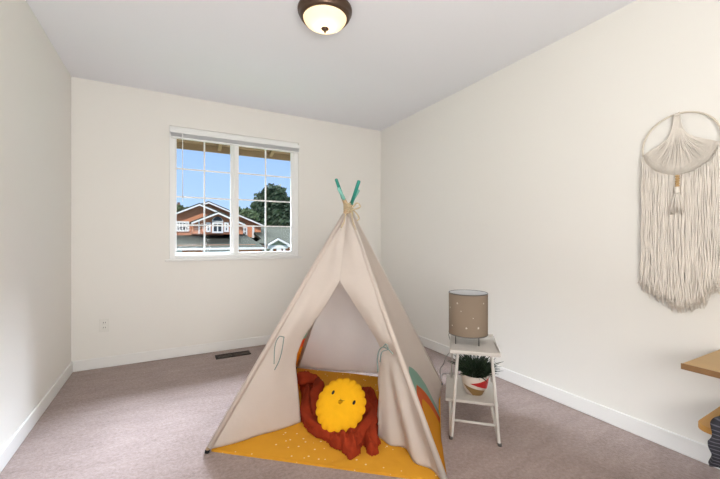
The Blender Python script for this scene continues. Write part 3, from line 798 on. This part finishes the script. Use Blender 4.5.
# ------------------------------------------------------------------ shelves at the right edge
ws = tag(empty('wall_shelf', (2.10, 0.25, 0.56)), 'honey oak board shelf with dark bracket at the right edge, the upper one', 'shelf')
b = MB(); b.prism([(1.910, 0.645, 0.548), (1.910, -0.35, 0.548), (XR-0.001, -0.35, 0.548), (XR-0.001, 0.640, 0.548)], (0, 0, 0.022)); bo = bevel(part(b, 'board', M['wood'], ws), 0.002)
b = MB(); b.box(1.904, 1.9095, -0.35, 0.646, 0.547, 0.571); part(b, 'edge_band', M['wood_edge'], bo, base=ws)
for yy in (0.50, -0.2):
    b = MB(); b.box(1.955, XR-0.001, yy-0.018, yy+0.018, 0.534, 0.547); b.prism([(2.30, yy-0.012, 0.534), (2.30, yy-0.012, 0.42), (2.285, yy-0.012, 0.42), (2.12, yy-0.012, 0.534)], (0, 0.024, 0)); bevel(part(b, 'bracket', M['dark'], ws), 0.002)
br = P(1.512, 1.455, 0.5702)
b = MB(); b.lathe([(0.004, 0.001), (0.030, 0.001), (0.036, 0.004), (0.048, 0.020), (0.050, 0.024), (0.047, 0.022), (0.034, 0.007), (0.004, 0.005)], (0, 0, 0), 28)
bd = b.build('brass_dish', M['brass'], None, True); bd.location = (2.06, 0.50, 0.5702); tag(bd, 'small gold dish lying on the upper oak shelf', 'dish')
be = tag(empty('low_bench', (2.08, 0.2, 0)), 'low bench with orange pine top and black legs under the oak shelf', 'bench')
b = MB(); poly = []
def rc(cx, cy, r, a0, a1): return [(cx+r*math.cos(a0+(a1-a0)*k/8), cy+r*math.sin(a0+(a1-a0)*k/8)) for k in range(9)]
poly = rc(1.955, 0.555, 0.05, PI, PI/2) + rc(2.24, 0.560, 0.05, PI/2, 0) + rc(2.24, -0.25, 0.05, 0, -PI/2) + rc(1.955, -0.25, 0.05, -PI/2, -PI)
b.prism([(x, y, 0.312) for x, y in poly[::-1]], (0, 0, 0.026)); bevel(part(b, 'bench_top', M['orange_wood'], be), 0.004)
for x, y in ((2.235, 0.575), (2.235, -0.26), (1.96, 0.40), (1.96, -0.26)):
    b = MB(); b.tube([(x, y, 0.001), (x, y, 0.312)] if y < 0.3 or x > 2 else [(x, y, 0.312), (x+0.06, y-0.04, 0.001)], 0.011, 12); part(b, 'leg', M['black'], be, True)
# folded dark striped throw hanging over the bench front
sm = bpy.data.materials.new('striped_charcoal_knit'); sm.use_nodes = True; t = sm.node_tree
co = t.nodes.new('ShaderNodeTexCoord'); wv = t.nodes.new('ShaderNodeTexWave'); wv.bands_direction = 'Z'; wv.inputs['Scale'].default_value = 22; wv.inputs['Distortion'].default_value = 1.5
r = t.nodes.new('ShaderNodeValToRGB'); r.color_ramp.elements[0].position = 0.82; r.color_ramp.elements[0].color = (0.028, 0.028, 0.038, 1); r.color_ramp.elements[1].position = 0.95; r.color_ramp.elements[1].color = (0.14, 0.14, 0.17, 1)
t.links.new(co.outputs['Object'], wv.inputs['Vector']); t.links.new(wv.outputs[0], r.inputs[0]); t.links.new(r.outputs[0], t.nodes['Principled BSDF'].inputs['Base Color'])
t.nodes['Principled BSDF'].inputs['Roughness'].default_value = 0.9
def fnT(u, v):
    y = 0.545 - 0.36*u
    path = [(2.14, 0.368), (2.02, 0.372), (1.93, 0.368), (1.885, 0.345), (1.872, 0.30), (1.872, 0.255), (1.878, 0.205)]
    s = v*(len(path)-1); i = min(int(s), len(path)-2); f = s-i
    x = path[i][0]*(1-f)+path[i+1][0]*f; z = path[i][1]*(1-f)+path[i+1][1]*f
    return Vector((x - 0.006*math.sin(u*26+v*3)*(v > 0.4), y + 0.006*math.sin(v*20), z + 0.006*math.sin(u*17)))
b = MB(); b.grid(fnT, 40, 40); o = b.build('folded_throw', sm, None, True)
md = o.modifiers.new('thickness', 'SOLIDIFY'); md.thickness = 0.022; md.offset = 0
tag(o, 'dark grey throw with thin pale stripes hanging over the bench front', 'blanket')

# ------------------------------------------------------------------ outside
GZ = -3.6
b = MB(); b.box(-60, 60, 4.2, 120, GZ-0.3, GZ); tag(b.build('lawn', M['grass'], None), kind='structure')
b = MB(); b.box(-60, 60, 11, 17, GZ, GZ+0.02); tag(b.build('street', M['street'], None), kind='structure')
# own eave above the window
b = MB(); b.prism([(-1.5, YB+T, 2.42), (-1.5, 4.36, 2.165), (-1.5, 4.36, 2.32), (-1.5, YB+T, 2.60)], (4.6, 0, 0), 0)
b.box(-1.5, 3.1, 4.34, 4.37, 2.10, 2.31, 0)
for k in range(8): b.prism([(-1.3+0.6*k, YB+T, 2.30), (-1.3+0.6*k, 4.34, 2.12), (-1.3+0.6*k, 4.34, 2.17), (-1.3+0.6*k, YB+T, 2.42)], (0.04, 0, 0))
tag(b.build('trim_1', M['soffit'], None), kind='structure')

def ox(px, y, Y):
    u = (px-360)/350; t_ = Y/(C_-u*S_); return Vector((t_*(S_+u*C_), Y, CAM_H+(239.5-y)/350*t_))
HYF = 21.0
nh = tag(empty('neighbour_house', (ox(215, 230, HYF).x, HYF, GZ)), 'terracotta two-storey house with grey roof and arched window across the street', 'house')
def pane_at(name, x0, x1, y0, y1, Y, nx_, ny_, arch=False, parent=None):
    a, c = ox(x0, y1, Y), ox(x1, y0, Y); ww, hh = c.x-a.x, c.z-a.z; fr = 0.09
    b = MB(); b.box(a.x, c.x, Y-0.10, Y, a.z, a.z+fr); b.box(a.x, c.x, Y-0.10, Y, c.z-fr, c.z); b.box(a.x, a.x+fr, Y-0.10, Y, a.z+fr, c.z-fr); b.box(c.x-fr, c.x, Y-0.10, Y, a.z+fr, c.z-fr)
    for k in range(1, nx_): x = a.x+ww*k/nx_; b.box(x-0.03, x+0.03, Y-0.08, Y, a.z+fr, c.z-fr)
    for k in range(1, ny_): z = a.z+hh*k/ny_; b.box(a.x+fr, c.x-fr, Y-0.07, Y, z-0.03, z+0.03)
    f = part(b, 'window', M['out_white'], nh)
    b = MB(); b.box(a.x+0.02, c.x-0.02, Y-0.04, Y-0.01, a.z+0.02, c.z-0.02); part(b, 'pane', M['out_glass'], f, base=nh)
def gable_wall(apex, left, right, bottom, Y, depth):
    A, L, Rr = ox(*apex, Y), ox(*left, Y), ox(*right, Y)
    zb = ox(apex[0], bottom, Y).z
    b = MB(); b.prism([(L.x, Y, zb), (Rr.x, Y, zb), Rr, A, L], (0, depth, 0)); part(b, 'wall', M['terracotta'], nh)
    # roof slabs and fascia
    for q in (L, Rr):
        d = (q-A); e = A + d*1.06; th = Vector((0, 0, 0.09))
        b = MB(); b.prism([A+Vector((0, -0.35, 0.02)), e+Vector((0, -0.35, 0.02)), e+Vector((0, -0.35, 0.02))+th, A+Vector((0, -0.35, 0.02))+th], (0, depth+0.4, 0)); rf = part(b, 'roof', M['roof'], nh)
        b = MB(); b.prism([A+Vector((0, -0.42, -0.05)), e+Vector((0, -0.42, -0.05)), e+Vector((0, -0.42, 0.04)), A+Vector((0, -0.42, 0.04))], (0, 0.06, 0)); part(b, 'fascia', M['out_white'], rf, base=nh)
gable_wall((208, 203.2), (150, 222), (261, 225.5), 237, HYF+3.0, 7)
gable_wall((199, 205.3), (160, 220), (224, 215.5), 236, HYF+1.6, 4)
gable_wall((217.5, 213.5), (192.5, 223), (243, 225), 234, HYF, 4)
# windows of the upper floor
pane_at('w', 176, 189, 221.5, 231.5, HYF+1.6, 4, 2)
pane_at('w', 205.8, 210.5, 222.5, 232, HYF, 1, 2); pane_at('w', 211.8, 223, 222.5, 233, HYF, 2, 1); pane_at('w', 224, 228.5, 222.5, 232, HYF, 1, 2)
pane_at('w', 240.5, 247, 227, 235.5, HYF+3.0, 2, 2)
ac = ox(217.4, 221.8, HYF); ra = ox(223, 221.8, HYF).x-ac.x
b = MB(); n = 18
pts = [ac+Vector((ra*math.cos(PI*k/n), -0.11, ra*0.95*math.sin(PI*k/n))) for k in range(n+1)]
b.prism(pts[::-1], (0, 0.10, 0)); aw = part(b, 'arched_window', M['out_white'], nh)
b = MB(); pts = [ac+Vector((ra*0.8*math.cos(PI*k/n), -0.13, 0.05+ra*0.75*math.sin(PI*k/n))) for k in range(n+1)]
b.prism(pts[::-1], (0, 0.02, 0)); part(b, 'pane', M['out_glass'], aw, base=nh)
b = MB(); c = ox(198.3, 234, HYF); d = ox(199.5, 220, HYF); b.box(c.x, d.x, HYF-0.12, HYF-0.01, c.z, d.z); part(b, 'corner_board', M['out_white'], nh)
b = MB(); c = ox(252, 238, HYF+3); d = ox(254, 226, HYF+3); b.box(c.x, d.x, HYF+2.9, HYF+3.2, c.z, d.z); part(b, 'corner_board', M['out_white'], nh)
# lower roof over garage
e0, e1 = ox(150, 247.5, HYF-2.8), ox(264, 245.5, HYF-2.8); t0 = ox(215, 232.5, HYF+3).z
e1.z = e0.z = ox(215, 247, HYF-2.8).z
b = MB(); b.prism([(e0.x, HYF-2.8, e0.z), (e0.x, HYF+3, t0), (e0.x, HYF+3, t0-0.2), (e0.x, HYF-2.8, e0.z-0.15)], (e1.x-e0.x, 0, 0)); part(b, 'roof', M['roof'], nh)
b = MB(); b.box(e0.x, e1.x, HYF-2.88, HYF-2.8, e0.z-0.14, e0.z-0.03); part(b, 'gutter', M['out_white'], nh)
b = MB(); b.box(e0.x+0.3, e1.x-0.3, HYF-2.2, HYF+3, GZ, e0.z+0.1); part(b, 'wall', M['terracotta'], nh)
for x0, x1 in ((150, 182), (203, 231)):
    a, c = ox(x0, 250.5, HYF-2.2), ox(x1, 250.5, HYF-2.2)
    b = MB(); b.box(a.x, c.x, HYF-2.28, HYF-2.2, GZ, a.z)
    gd = part(b, 'garage_door', M['out_white'], nh)
# right wing, grey roof and small porch gable
e0 = ox(253.5, 235, HYF+3); e1 = ox(325, 245, HYF-1); ez = ox(265, 245, HYF-1).z; tz = ox(275, 227.5, HYF+5).z
b = MB(); b.prism([(e0.x, HYF-1, ez), (e0.x, HYF+5, tz), (e0.x, HYF+10, ez), (e0.x, HYF+10, ez-0.15), (e0.x, HYF+5, tz-0.2), (e0.x, HYF-1, ez-0.15)][::-1], (e1.x-e0.x, 0, 0)); part(b, 'roof', M['roof'], nh)
b = MB(); b.box(e0.x, e1.x, HYF-1.08, HYF-1, ez-0.14, ez-0.03); part(b, 'gutter', M['out_white'], nh)
b = MB(); b.box(e0.x+0.1, e1.x-0.3, HYF-0.2, HYF+9.5, GZ, ez); part(b, 'wall', M['terracotta'], nh)
A, L, Rr = ox(277, 239.8, HYF-2.4), ox(267.5, 245.3, HYF-2.4), ox(287.5, 245.3, HYF-2.4)
b = MB(); b.prism([L, Rr, A], (0, 3, 0)); part(b, 'porch_gable', M['porch'], nh)
for q in (L, Rr):
    b = MB(); e = A+(q-A)*1.08; b.prism([A+Vector((0, -0.2, 0.02)), e+Vector((0, -0.2, 0.02)), e+Vector((0, -0.2, 0.12)), A+Vector((0, -0.2, 0.12))], (0, 3.4, 0)); rf = part(b, 'roof', M['roof'], nh)
    b = MB(); b.prism([A+Vector((0, -0.26, -0.02)), e+Vector((0, -0.26, -0.02)), e+Vector((0, -0.26, 0.09)), A+Vector((0, -0.26, 0.09))], (0, 0.05, 0)); part(b, 'fascia', M['out_white'], rf, base=nh)
b = MB(); b.box(L.x, Rr.x, HYF-2.45, HYF-2.3, L.z-0.18, L.z); part(b, 'porch_beam', M['out_white'], nh)
for x_ in (L.x+0.15, L.x+0.6, Rr.x-0.6, Rr.x-0.25):
    b = MB(); b.box(x_, x_+0.13, HYF-2.42, HYF-2.3, GZ, L.z-0.18); part(b, 'porch_column', M['out_white'], nh)
b = MB(); b.box(L.x+0.2, Rr.x-0.2, HYF-0.28, HYF-0.2, GZ, L.z-0.2); part(b, 'porch_wall', M['porch'], nh)

# trees behind the house
def tree(name, label, cx, base, Y, blobs, nleaf, ls, m, seed):
    rnd = random.Random(seed); c = ox(cx, base, Y)
    root = tag(empty(name, (c.x, Y, GZ)), label, 'tree', None)
    b = MB(); b.tube([(c.x, Y, GZ), (c.x+0.1, Y, GZ+3), (c.x-0.1, Y, c.z+1.0)], [0.4, 0.3, 0.12], 8)
    for bx, by, br_ in blobs[:6]:
        q = ox(bx, by, Y); b.tube([(c.x, Y, c.z-0.5), ((c.x+q.x)/2, Y+0.2, (c.z+q.z)/2+0.2), q], [0.15, 0.09, 0.03], 6)
    part(b, 'trunk', M['bark'], root, True)
    b = MB(); sc = Y/350*1.08
    tot = sum(r*r for _, _, r in blobs)
    for bx, by, br_ in blobs:
        q = ox(bx, by, Y); R_ = br_*sc
        for _ in range(int(nleaf*br_*br_/tot)):
            d = Vector((rnd.gauss(0, 1), rnd.gauss(0, 1), rnd.gauss(0, 1))).normalized()*R_*rnd.uniform(0.35, 1.0)**0.6*(1+0.2*rnd.uniform(-1, 1))
            p_ = q + d; n_ = Vector((rnd.gauss(0, 1), rnd.gauss(0, 1), rnd.gauss(0, 1))).normalized(); s_ = n_.orthogonal().normalized(); t_ = n_.cross(s_); k = ls*rnd.uniform(0.6, 1.3)
            b.add([p_-s_*k, p_-t_*k*0.5, p_+s_*k, p_+t_*k*0.5], [(0, 1, 2, 3)])
    part(b, 'crown', m, root)
tree('broadleaf_tree', 'big dark green leafy tree behind the right wing of the house', 275, 228, 36,
     [(271, 192, 7), (279, 194, 7), (263, 200, 7), (272, 203, 9), (284, 204, 8), (258, 208, 6), (266, 212, 9), (278, 214, 10), (288, 214, 9), (256, 217, 7), (268, 222, 9), (282, 224, 10), (294, 208, 8), (297, 220, 9), (251, 214, 4)], 9000, 0.28, M['foliage'], 11)
tree('broadleaf_tree', 'lighter green low tree just left of the big dark tree', 247, 222, 33, [(246, 214, 5), (241, 217, 5), (252, 217, 5), (247, 221, 6), (238, 211, 3)], 2200, 0.2, M['foliage_l'], 4)
tree('broadleaf_tree', 'small tree top showing over the left end of the house roof', 180, 214, 34, [(178, 210, 4), (182, 211, 3), (173, 211, 5), (187, 211, 2.4)], 1200, 0.2, M['foliage_l'], 6)
